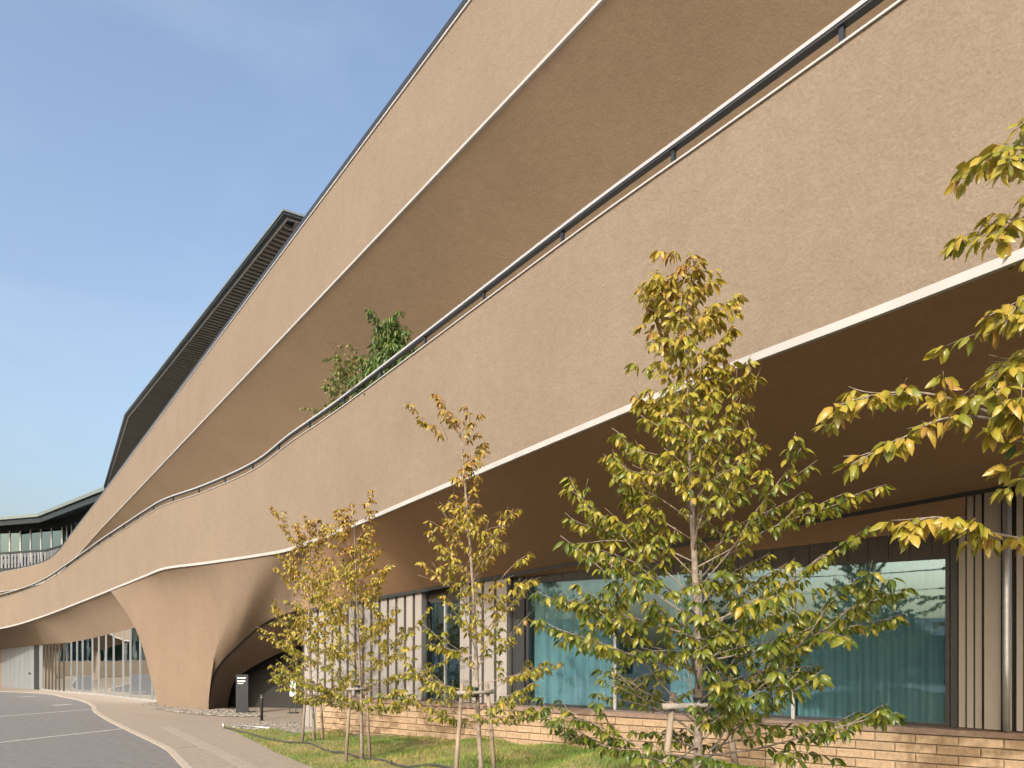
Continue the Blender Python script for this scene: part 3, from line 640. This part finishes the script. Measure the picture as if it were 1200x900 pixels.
def grow(root, leaves, tones, sizes, dirs, m, single, rg, aspect=1.0):
    P = np.array(leaves); D = np.array(dirs); S = np.array(sizes); T = np.clip(np.array(tones), 0, 1); roll = rg.normal(0, .5, len(P))
    M = leaf_frames(D, roll); b = np.array(root.location)
    order = np.argsort(-S/np.hypot(P[:, 0], P[:, 1])); seen = order
    pick = np.zeros(len(P), bool)
    if single:
        px = CX+FPX*P[:, 0]/np.maximum(P[:, 1], .1); py = HY-FPX*(P[:, 2]-EYE)/np.maximum(P[:, 1], .1)
        vis = (px > 0) & (px < 1200) & (py > 0) & (py < 900) & (P[:, 1] > .3); seen = order[vis[order]][:single]; pick[seen] = True
        if m.name not in LV: LV[m.name] = leaf_variants(m)
        for i in seen:
            o = bpy.data.objects.new('leaf', LV[m.name][min(VARN-1, int(T[i]*VARN))]); COL.objects.link(o); o.parent = root
            o.matrix_local = Matrix.Translation(Vector(P[i]-b)) @ Matrix(M[i].tolist()).to_4x4() @ Matrix.Diagonal((S[i], S[i]*aspect, S[i], 1))
    q = ~pick
    if q.any():
        lv = lt[None]*(S[q][:, None, None]*np.array((1, aspect, 1))); V = np.einsum('nij,nvj->nvi', M[q], lv)+P[q][:, None, :]
        o = link('foliage', fastmesh('foliage', V, 0, LTF, m, T[q], True), root); o['kind'] = 'stuff'
def limb(rg, p, d, L_, n, wob, lift):
    pts = [np.array(p, float)]; d = np.array(d, float); d /= np.linalg.norm(d)
    for k in range(n):
        d = d+rg.normal(0, wob, 3)+np.array((0, 0, lift)); d /= np.linalg.norm(d); pts.append(pts[-1]+d*L_/n)
    return np.array(pts)
def leaves_on(rg, tw, out, size, step, per, tone, droop=(.35, 1.1), start=.25):
    Ld = np.linalg.norm(np.diff(tw, axis=0), axis=1); cum = np.concatenate([[0], np.cumsum(Ld)]); a = cum[-1]*start
    while a <= cum[-1]+1e-6:
        p = np.array([np.interp(a, cum, tw[:, j]) for j in range(3)]); i = min(len(tw)-2, int(np.searchsorted(cum, a))); ax = tw[i+1]-tw[i]; ax = ax/(np.linalg.norm(ax)+1e-9)
        end = a > cum[-1]-step*.9; k = per+2 if end else per; th0 = rg.uniform(0, 6.28)
        for j in range(k):
            th = th0+6.283*j/k+rg.normal(0, .3); sd = np.array((math.cos(th), math.sin(th), 0)); d = sd*.8+ax*(.7 if end else .35); d[2] = -rg.uniform(*droop)*(1 if j % 3 else .35)
            out[0].append(p+d*.02); out[1].append(tone()); out[2].append(size*rg.uniform(.65, 1.2)); out[3].append(d)
        a += step*rg.uniform(.7, 1.3)
def make_tree(name, label, base, top, prof, seed, nb, leaf, tone_lo, tone_hi, r0, group, single=0, step=.085, per=2, kink=(0, 0), sub=4, bare=0.0):
    rg = np.random.default_rng(seed); base = np.array(base, float); top = np.array(top, float); H = top[2]-base[2]
    root = thing(name, label, 'tree', tuple(base), group)
    tr = []
    for k in range(15):
        f = k/14; p = base+(top-base)*f+np.array((math.sin(f*5+seed)*.03+kink[0]*math.sin(math.pi*f), math.cos(f*6+seed)*.03+kink[1]*math.sin(math.pi*f), 0))*min(1, f*4)*(H/5); tr.append(p)
    tr[0] = base-np.array((0, 0, .08)); tr = np.array(tr)
    MB().tube(tr, [r0*(1-f)**.8+.006+(.35*r0 if f == 0 else 0) for f in np.linspace(0, 1, 15)], 9).build('trunk', BARK, root, True)
    out = ([], [], [], [])
    for k in range(nb):
        f = prof[0][0]+(.985-prof[0][0])*((k+rg.uniform(0, .8))/nb)**1.3; rad = np.interp(f, [q[0] for q in prof], [q[1] for q in prof])*rg.uniform(.7, 1.12)
        p = np.array([np.interp(f, np.linspace(0, 1, 15), tr[:, j]) for j in range(3)]); az = k*2.4+rg.normal(0, .35); el = R(18+40*max(0, f-.25)**.8*1.3+rg.normal(0, 7))
        d = np.array((math.cos(az)*math.cos(el), math.sin(az)*math.cos(el), math.sin(el))); L_ = rad/max(.45, math.cos(el))
        br = limb(rg, p, d, L_, 7, .07, .02 if f < .5 else .05); m_ = MB(); rb = max(.0045, r0*.34*(1-f)**.6*min(1, .35+L_/2)); m_.tube(br, np.linspace(rb, .0025, 8), 5)
        tone = lambda f=f: float(np.clip(tone_lo+(tone_hi-tone_lo)*f+rg.normal(0, .17), 0, 1))
        isb = rg.random() < bare
        if not isb: leaves_on(rg, br, out, leaf, step*1.3, per, tone, start=.5)
        ns = max(2, int(sub*min(1.3, .5+L_)))
        for j in range(ns):
            g = .28+.68*(j+rg.uniform(0, .7))/ns; i = min(6, int(g*7)); q = br[i]+(br[i+1]-br[i])*(g*7-i); ax = br[i+1]-br[i]; ax /= np.linalg.norm(ax)
            sd = np.cross(ax, (0, 0, 1)); sd /= np.linalg.norm(sd)+1e-9; dd = ax*.75+sd*(.8 if j % 2 else -.8)+np.array((0, 0, rg.normal(.12, .2)))
            tw = limb(rg, q, dd, L_*rg.uniform(.22, .42)*(1.15-.5*g)+.06, 4, .12, .02); m_.tube(tw, np.linspace(max(.0025, rb*.5), .0018, 5), 4)
            if rg.random() > bare: leaves_on(rg, tw, out, leaf, step, per, tone)
        m_.build('branch', TWIG if rb < .008 else BARK, root, True)
    grow(root, *out, LEAF, single, rg); print(name, 'leaves', len(out[0])); return root
def gpt(px, d):
    x = (px-CX)/FPX*d; return np.array((x, d, float(lawn_z(x, d)[0])))
G_T = 'young dogwood trees staked in the lawn'
b1 = gpt(817, 6.2); make_tree('dogwood_tree', 'tallest olive green dogwood in front of the wide windows', b1, at(806, 335, 6.1), [(.05, 1.4), (.13, 1.85), (.3, 1.5), (.45, 1.2), (.58, .95), (.68, .55), (.78, .62), (.88, .5), (.95, .3), (1, .2)], 14, 66, .09, .1, .76, .036, G_T, 300, .11, 5, (.03, 0), 5)
b2 = gpt(566, 9.7); make_tree('dogwood_tree', 'golden dogwood with bare top twigs, second nearest to the wide windows', b2, at(540, 497, 9.7), [(.15, .9), (.25, 1.35), (.4, 1.1), (.52, 1.0), (.64, .85), (.72, .3), (.82, .25), (.9, .5), (1, .15)], 5, 42, .092, .28, .92, .03, G_T, 300, .125, 5, (0, 0), 4, .15)
b3 = gpt(424, 13.6); make_tree('dogwood_tree', 'golden dogwood forking at the top, in front of the striped cladding', b3, at(414, 618, 13.6), [(.18, 1.0), (.28, 1.55), (.42, 1.45), (.55, 1.1), (.7, .75), (.85, .6), (1, .25)], 8, 42, .095, .3, .9, .03, G_T, 0, .125, 5, (.05, 0), 5, .12)
b4 = gpt(368, 16.3); make_tree('dogwood_tree', 'golden dogwood farthest left, by the dark passage arch', b4, at(362, 628, 16.3), [(.16, .7), (.25, 1.35), (.45, 1.2), (.6, .95), (.8, .8), (1, .3)], 21, 40, .095, .38, .9, .03, G_T, 0, .125, 5, (-.03, 0), 5, .06)
# tree at the right edge: mostly outside the picture, its branches reach in
rg = np.random.default_rng(31); rb_ = np.array((3.75, 4.3, float(lawn_z(3.75, 4.3)[0])))
RT = thing('dogwood_tree', 'large leaved dogwood reaching in branches from the right edge', 'tree', tuple(rb_), G_T)
tr = np.array([rb_+np.array((.03*math.sin(k), .03*math.cos(1.3*k), -.05+.46*k)) for k in range(13)]); MB().tube(tr, np.linspace(.05, .012, 13), 9).build('trunk', BARK, RT, True)
out = ([], [], [], [])
def branch_to(z0, targets, step=.1, tone_m=.55, nsub=7, sl=.3):
    p = np.array((rb_[0], rb_[1], z0)); P = spline(np.vstack([p, targets]), 6); m_ = MB(); m_.tube(P, np.linspace(.013, .003, len(P)), 6)
    tone = lambda: float(np.clip(rg.normal(tone_m, .16), 0, 1))
    leaves_on(rg, P[int(len(P)*.45):], out, .098, step*1.5, 5, tone, (.3, 1.0), 0)
    for j in range(nsub):
        i = int(len(P)*(.3+.66*j/nsub)); ax = P[min(i+1, len(P)-1)]-P[i-1]; ax /= np.linalg.norm(ax); sd = np.cross(ax, (0, 0, 1)); sd /= np.linalg.norm(sd)
        tw = limb(rg, P[i], ax*.8+sd*(.7 if j % 2 else -.7)+np.array((0, 0, rg.normal(.05, .15))), sl*rg.uniform(.6, 1.2), 4, .12, .0); m_.tube(tw, np.linspace(.004, .002, 5), 4); leaves_on(rg, tw, out, .098, step*1.3, 5, tone, (.3, 1.0), .35)
    m_.build('branch', BARK, RT, True)
branch_to(3.45, [at(1200, 500, 4.1), at(1090, 462, 3.95), at(1030, 462, 3.9), at(978, 476, 3.85)], .085, .62, 8, .2)
branch_to(3.15, [at(1190, 500, 4.0), at(1110, 490, 3.9), at(1060, 512, 3.85), at(996, 545, 3.8)], .13, .62, 8, .2)
branch_to(2.75, [at(1210, 636, 4.1), at(1150, 622, 4.0), at(1095, 606, 3.95), at(1052, 620, 3.9)], .075, .62, 7, .18)
branch_to(3.9, [at(1235, 430, 4.0), at(1195, 420, 3.8), at(1165, 445, 3.75)], .08, .55, 9, .3)
branch_to(4.1, [at(1240, 360, 3.9), at(1200, 350, 3.7), at(1175, 385, 3.65)], .08, .55, 9, .3)
branch_to(4.6, [at(1240, 270, 3.9), at(1195, 255, 3.75), at(1160, 285, 3.7)], .08, .58, 9, .27)
branch_to(5.0, [at(1240, 200, 3.9), at(1195, 170, 3.75), at(1155, 185, 3.7)], .075, .56, 9, .25)
branch_to(3.0, [at(1250, 540, 3.7), at(1215, 530, 3.5), at(1180, 470, 3.4)], .08, .5, 8, .28)
for k in range(24):
    az = k*2.4; zz = 2.4+.26*k if k < 12 else 4.4+.085*(k-12); L_ = 1.1*(1-.03*min(k, 12))+.5*(k % 3)*(k > 11)
    d = np.array((abs(math.cos(az))*.8+.25, math.sin(az)*.8, .25)); q = rb_*np.array((1, 1, 0))+np.array((0, 0, zz))
    branch_to(zz, [q+d*L_*.5, q+d*L_], .1, .5, 5, .35)
grow(RT, *out, LEAF, 300, rg)
# stakes
def support(label, px0, px1, d, zt, lean=.05):
    a, c = gpt(px0, d-.15), gpt(px1, d+.1); root = thing('tree_stakes', label, 'tree support', tuple((a+c)/2), 'wooden tree stakes')
    mid = (a+c)/2
    ends = []
    for p in (a, c):
        tp = p+(mid-p)*.42; tp[2] = zt+.12; ends.append(tp); MB().tube([p-np.array((0, 0, .1)), p*.5+tp*.5, tp], [.032, .031, .028], 10).build('pole', STAKE, root, True)
    e0, e1 = ends[0].copy(), ends[1].copy(); dv = (e1-e0); e0 = e0-dv*.25; e1 = e1+dv*.25; e0[2] = e1[2] = zt; e0[1] -= .06; e1[1] -= .06
    MB().tube([e0, (e0+e1)/2, e1], .027, 10).build('crossbar', WRAP, root, True)
    MB().tube([((e0+e1)/2)+np.array((0, .03, -.07)), ((e0+e1)/2)+np.array((0, .03, .07))], .05, 10).build('tie_wrap', BLACK, root, True)
support('leaning wooden stakes bracing the tallest dogwood', 768, 866, 6.2, 1.79)
support('wooden stakes bracing the golden dogwood with bare top twigs', 531, 581, 9.7, 1.68)
support('wooden stakes bracing the forked golden dogwood by the striped cladding', 405, 434, 13.6, 1.5)
support('wooden stakes bracing the dogwood by the passage arch', 354, 379, 16.3, 1.45)
# terrace shrubs
def shrub(name, label, q, h, wd, nst, leaf, tone_m, seed, m=LEAF_S, droop=(.2, .9), step=.07, per=3, aspect=1, single=0, u=.75):
    rg = np.random.default_rng(seed); p = np.array((*(q[:2]+q[4:6]*u), q[3]-1.0)); root = thing(name, label, 'shrub', tuple(p)); out = ([], [], [], [])
    for k in range(nst):
        az = rg.uniform(0, 6.28); sp = rg.uniform(0, 1)**.6*wd; tip = p+np.array((math.cos(az)*sp, math.sin(az)*sp*.7, h*rg.uniform(.45, 1.0)*(1.05-.3*sp/wd)))
        st = spline(np.array([p+np.array((math.cos(az)*.05, math.sin(az)*.05, 0)), p*.4+tip*.6+np.array((0, 0, .12)), tip]), 4); m_ = MB(); m_.tube(st, np.linspace(.014, .003, len(st)), 5); m_.build('stem', BARK, root, True)
        tone = lambda: float(np.clip(rg.normal(tone_m, .18), 0, 1))
        leaves_on(rg, st, out, leaf, step, per, tone, droop, .3)
        for j in range(4):
            i = rg.integers(4, len(st)); tw = limb(rg, st[i], rg.normal(0, 1, 3)+np.array((0, 0, .4)), .22*h/2, 3, .15, 0); leaves_on(rg, tw, out, leaf, step, per, tone, droop, .2)
    grow(root, *out, m, single, rg, aspect)
shrub('terrace_shrub', 'loose reddish green shrub on the terrace, left of the bushy one', b1_at_px(372), 3.6, .8, 18, .12, .6, 2, step=.09, per=2)
shrub('terrace_shrub', 'bushy shrub with long drooping green leaves behind the handrail', b1_at_px(421), 3.3, .7, 34, .19, .38, 3, droop=(.5, 1.5), step=.09, per=4, aspect=.5)
shrub('terrace_shrub', 'small low green shrub low on the terrace between the two tall ones', b1_at_px(402), 2.1, .35, 10, .1, .3, 4, step=.08)
shrub('terrace_shrub', 'tiny green plant at the far left bend of the handrail', b1_at_px(84), 1.75, 1.0, 14, .16, .35, 6, step=.1, u=.6)

# ================================================================== SMALL THINGS
def gxy(px, py): return on_ground(px, py)
p = gxy(284, 837.5); SG = thing('information_pylon', 'dark slate information pylon with white lines beside the column', 'sign', (p[0], p[1], .016))
MB().obox((p[0]-.20, p[1]-.06, .016), (.40, .06, 0), (-.015, .1, 0), (0, 0, 1.38)).build('board', SIGNB, SG)
MB().obox((p[0]-.23, p[1]-.03, .014), (.46, .07, 0), (-.03, .2, 0), (0, 0, .04)).build('foot', BLACK, SG)
for zz, w_, hh in ((1.26, .28, .035), (1.14, .26, .05), (1.075, .2, .015)): MB().obox((p[0]-.15, p[1]-.064, zz), (w_, w_*.15, 0), (0, .004, 0), (0, 0, hh)).build('lettering', SIGNW, SG)
p = gxy(306.7, 845); BO = thing('bollard', 'thin black bollard standing on the pavement before the passage', 'bollard', (p[0], p[1], .016))
MB().tube([(p[0], p[1], .01), (p[0], p[1], .83), (p[0], p[1], .85)], [.045, .045, .036], 14).build('post', BLACK, BO, True); MB().tube([(p[0], p[1], .01), (p[0], p[1], .03)], .075, 14).build('base_plate', DARK, BO, True)
MB().tube([(p[0], p[1], .74), (p[0], p[1], .77)], .0465, 14).build('band', GREYP, BO, True)
p = gxy(343, 836.5); ST = thing('poster_stand', 'slim black poster stand with pale blue sheet inside the passage', 'sign', (p[0], p[1], .016))
for dx in (-.105, .105): MB().obox((p[0]+dx-.012, p[1], .016), (.024, 0, 0), (0, .024, 0), (0, 0, 1.2)).build('leg', BLACK, ST)
MB().obox((p[0]-.16, p[1]-.1, .014), (.32, 0, 0), (0, .3, 0), (0, 0, .03)).build('foot', BLACK, ST)
MB().obox((p[0]-.1, p[1]-.012, .62), (.2, 0, 0), (0, .02, 0), (0, 0, .55)).build('panel', SIGNW, ST)
MB().obox((p[0]-.085, p[1]-.016, .72), (.17, 0, 0), (0, .004, 0), (0, 0, .2)).build('picture', SIGNC, ST)
MB().obox((p[0]-.085, p[1]-.016, 1.0), (.17, 0, 0), (0, .004, 0), (0, 0, .1)).build('picture', SIGNC, ST)
# irrigation hose over the lawn
hp = [(262,851,19.5), (300,860,17.6), (322,865,16.6), (365,871,15.6), (405,879,14.2), (459,889,12.7), (523,900,11.2), (600,915,9.7)]
HP = np.array([(lambda x: (x, q[2], float(lawn_z(x, q[2])[0])+.035))((q[0]-CX)/FPX*q[2]) for q in hp]); HP = spline(HP, 6); HP[:, 2] = lawn_z(HP[:, 0], HP[:, 1])+.04
ho = thing('irrigation_hose', 'black irrigation hose snaking across the sloping lawn', 'hose', tuple(HP[0])); MB().tube(HP, .017, 8).build('hose', HOSE, ho, True)
for k in (12, 21, 30): MB().tube([HP[k]-np.array((0, 0, .06)), HP[k]+np.array((0, 0, .05))], .014, 7).build('peg', BLACK, ho)
MB().tube([HP[0]-np.array((0, 0, .05)), HP[0]+np.array((0, 0, .1))], .03, 9).build('riser', GALV, ho, True)
q0, q1 = gxy(274, 853.5), gxy(316, 857.5); WP = thing('pipe', 'short pale grey pipe lying at the lawn tip', 'pipe', (q0[0], q0[1], .05)); MB().tube([(*q0, .09), (*((q0+q1)/2), .1), (*q1, .1)], .018, 9).build('tube', GALV, WP, True)

# ================================================================== ACROSS THE ROAD (behind the camera: seen in the panes)
def house(label, x, y, w_, d_, h, rz, hip=1.6):
    root = thing('house', label, 'house', (x, y, -.6)); c, s_ = math.cos(rz), math.sin(rz)
    T = lambda a, b_, z: (x+a*c-b_*s_, y+a*s_+b_*c, z)
    MB().add([T(-w_/2, -d_/2, -.6), T(w_/2, -d_/2, -.6), T(w_/2, d_/2, -.6), T(-w_/2, d_/2, -.6), T(-w_/2, -d_/2, h), T(w_/2, -d_/2, h), T(w_/2, d_/2, h), T(-w_/2, d_/2, h)], [(0,1,5,4), (1,2,6,5), (2,3,7,6), (3,0,4,7), (4,5,6,7)]).build('wall', HOUSE, root)
    e_ = .5; MB().add([T(-w_/2-e_, -d_/2-e_, h), T(w_/2+e_, -d_/2-e_, h), T(w_/2+e_, d_/2+e_, h), T(-w_/2-e_, d_/2+e_, h), T(-w_/2+d_/3, 0, h+hip), T(w_/2-d_/3, 0, h+hip)], [(0,1,5,4), (1,2,5), (2,3,4,5), (3,0,4), (3,2,1,0)]).build('roof', ROOFT, root)
    for k in range(4):
        a = -w_/2+w_*(k+.5)/4; MB().add([T(a-.7, d_/2+.02, .6), T(a+.7, d_/2+.02, .6), T(a+.7, d_/2+.02, 2.0), T(a-.7, d_/2+.02, 2.0)], [(0, 1, 2, 3)]).build('window', GLASS_F, root)
house('low grey house across the road, mirrored in the rightmost window', -19, -26, 17, 8, 3.2, R(-38), 1.4)
house('low grey house across the car park, mirrored in the left window bay', -44, -9, 15, 8, 3.6, R(-62), 1.5)
house('grey house farther along the road behind the viewer', -4, -40, 16, 8, 3.6, R(-15), 1.6)
def bush_tree(label, x, y, h, rad, seed):
    rg = np.random.default_rng(seed); root = thing('street_tree', label, 'tree', (x, y, -.6)); MB().tube([(x, y, -.6), (x+.1, y, h*.5), (x, y+.1, h*.8)], [.16, .1, .03], 7).build('trunk', BARK, root, True)
    n = 1500; u = rg.normal(0, 1, (n, 3)); u /= np.linalg.norm(u, axis=1)[:, None]; rr = rg.random(n)**.4
    lump = 1+.3*np.sin(u[:, 0]*4+seed)*np.cos(u[:, 1]*5+seed)*np.sin(u[:, 2]*4)
    P = np.array((x, y, h*.62))+u*(rr*lump)[:, None]*np.array((rad, rad, h*.38)); D = rg.normal(0, 1, (n, 3)); M = leaf_frames(D, rg.normal(0, 1, n)); S = rg.uniform(.2, .42, n)
    V = np.einsum('nij,nvj->nvi', M, lt[None]*S[:, None, None])+P[:, None]; o = link('crown', fastmesh('crown', V, 0, LTF, LEAF_H, rg.random(n), True), root); o['kind'] = 'stuff'
for i, (x, y, h, r_, lb_) in enumerate(((-8.5, -19, 5.6, 1.3, 'slender roadside tree opposite the rightmost window'), (-14, -17.5, 5.0, 1.5, 'rounded roadside tree left of the slender one'), (-24, -13, 4.6, 1.8, 'broad roadside tree by the car park mouth'), (-34, 2, 4.2, 2.2, 'low broad tree at the car park edge'), (-3, -24, 6.0, 1.5, 'roadside tree nearest behind the viewer'), (-44, 30, 4.5, 3.0, 'wide hedge like tree mirrored in the entrance glass'), (-50, 34, 5.0, 3.2, 'darker hedge like tree mirrored in the entrance glass'), (-40, 25, 4.2, 2.8, 'small hedge like tree at the car park rim'))):
    bush_tree(lb_, x, y, h, r_, 60+i)
pl = []
for lb_, x, y in (('concrete utility pole behind the viewer to the left', -30, -19), ('concrete utility pole straight behind the viewer', 6, -27)):
    root = thing('utility_pole', lb_, 'pole', (x, y, -.6)); MB().tube([(x, y, -.6), (x, y, 9)], [.17, .11], 10).build('post', WOODP, root, True); MB().obox((x-.9, y-.05, 8.2), (1.8, 0, 0), (0, .1, 0), (0, 0, .1)).build('crossarm', WOODP, root)
for k, (dz, dx, sag) in enumerate(((8.35, -.7, .7), (8.35, .7, .8), (6.9, 0, .6))):
    P = [(-30+dx+36*f, -19-8*f, dz-sag*4*f*(1-f)) for f in np.linspace(0, 1, 14)]; o = MB().tube(P, .025, 5).build('overhead_wire', BLACK); tag(o, ('upper near overhead wire', 'upper far overhead wire', 'lower overhead wire')[k]+' between the two utility poles', 'wire', 'overhead wires')
OW = thing('opposite_wing', 'tan opposite wing with teal windows mirrored in the entrance glass', 'building', (-62, 48, -.6))
a, c = np.array((-78, 40.)), np.array((-50, 62.)); d = (c-a); Ln = np.linalg.norm(d); d /= Ln; n_ = np.array((-d[1], d[0]))
MB().obox((*a, -.6), (*(d*Ln), 0), (*(n_*8), 0), (0, 0, 1.6)).build('lower_band', STU, OW); MB().obox((*(a-n_*.8), 4.6), (*(d*Ln), 0), (*(n_*9), 0), (0, 0, 2.6)).build('upper_band', STU, OW)
MB().obox((*(a+n_*.6), 1.0), (*(d*Ln), 0), (*(n_*7), 0), (0, 0, 3.6)).build('core', ROOM, OW)
for k in range(14): MB().obox((*(a+d*(Ln*k/14+.1)+n_*.5), 1.02), (*(d*(Ln/14-.2)), 0), (*(n_*.05), 0), (0, 0, 3.56)).build('window', GLASS_F, OW)
print('objects', len(bpy.data.objects))
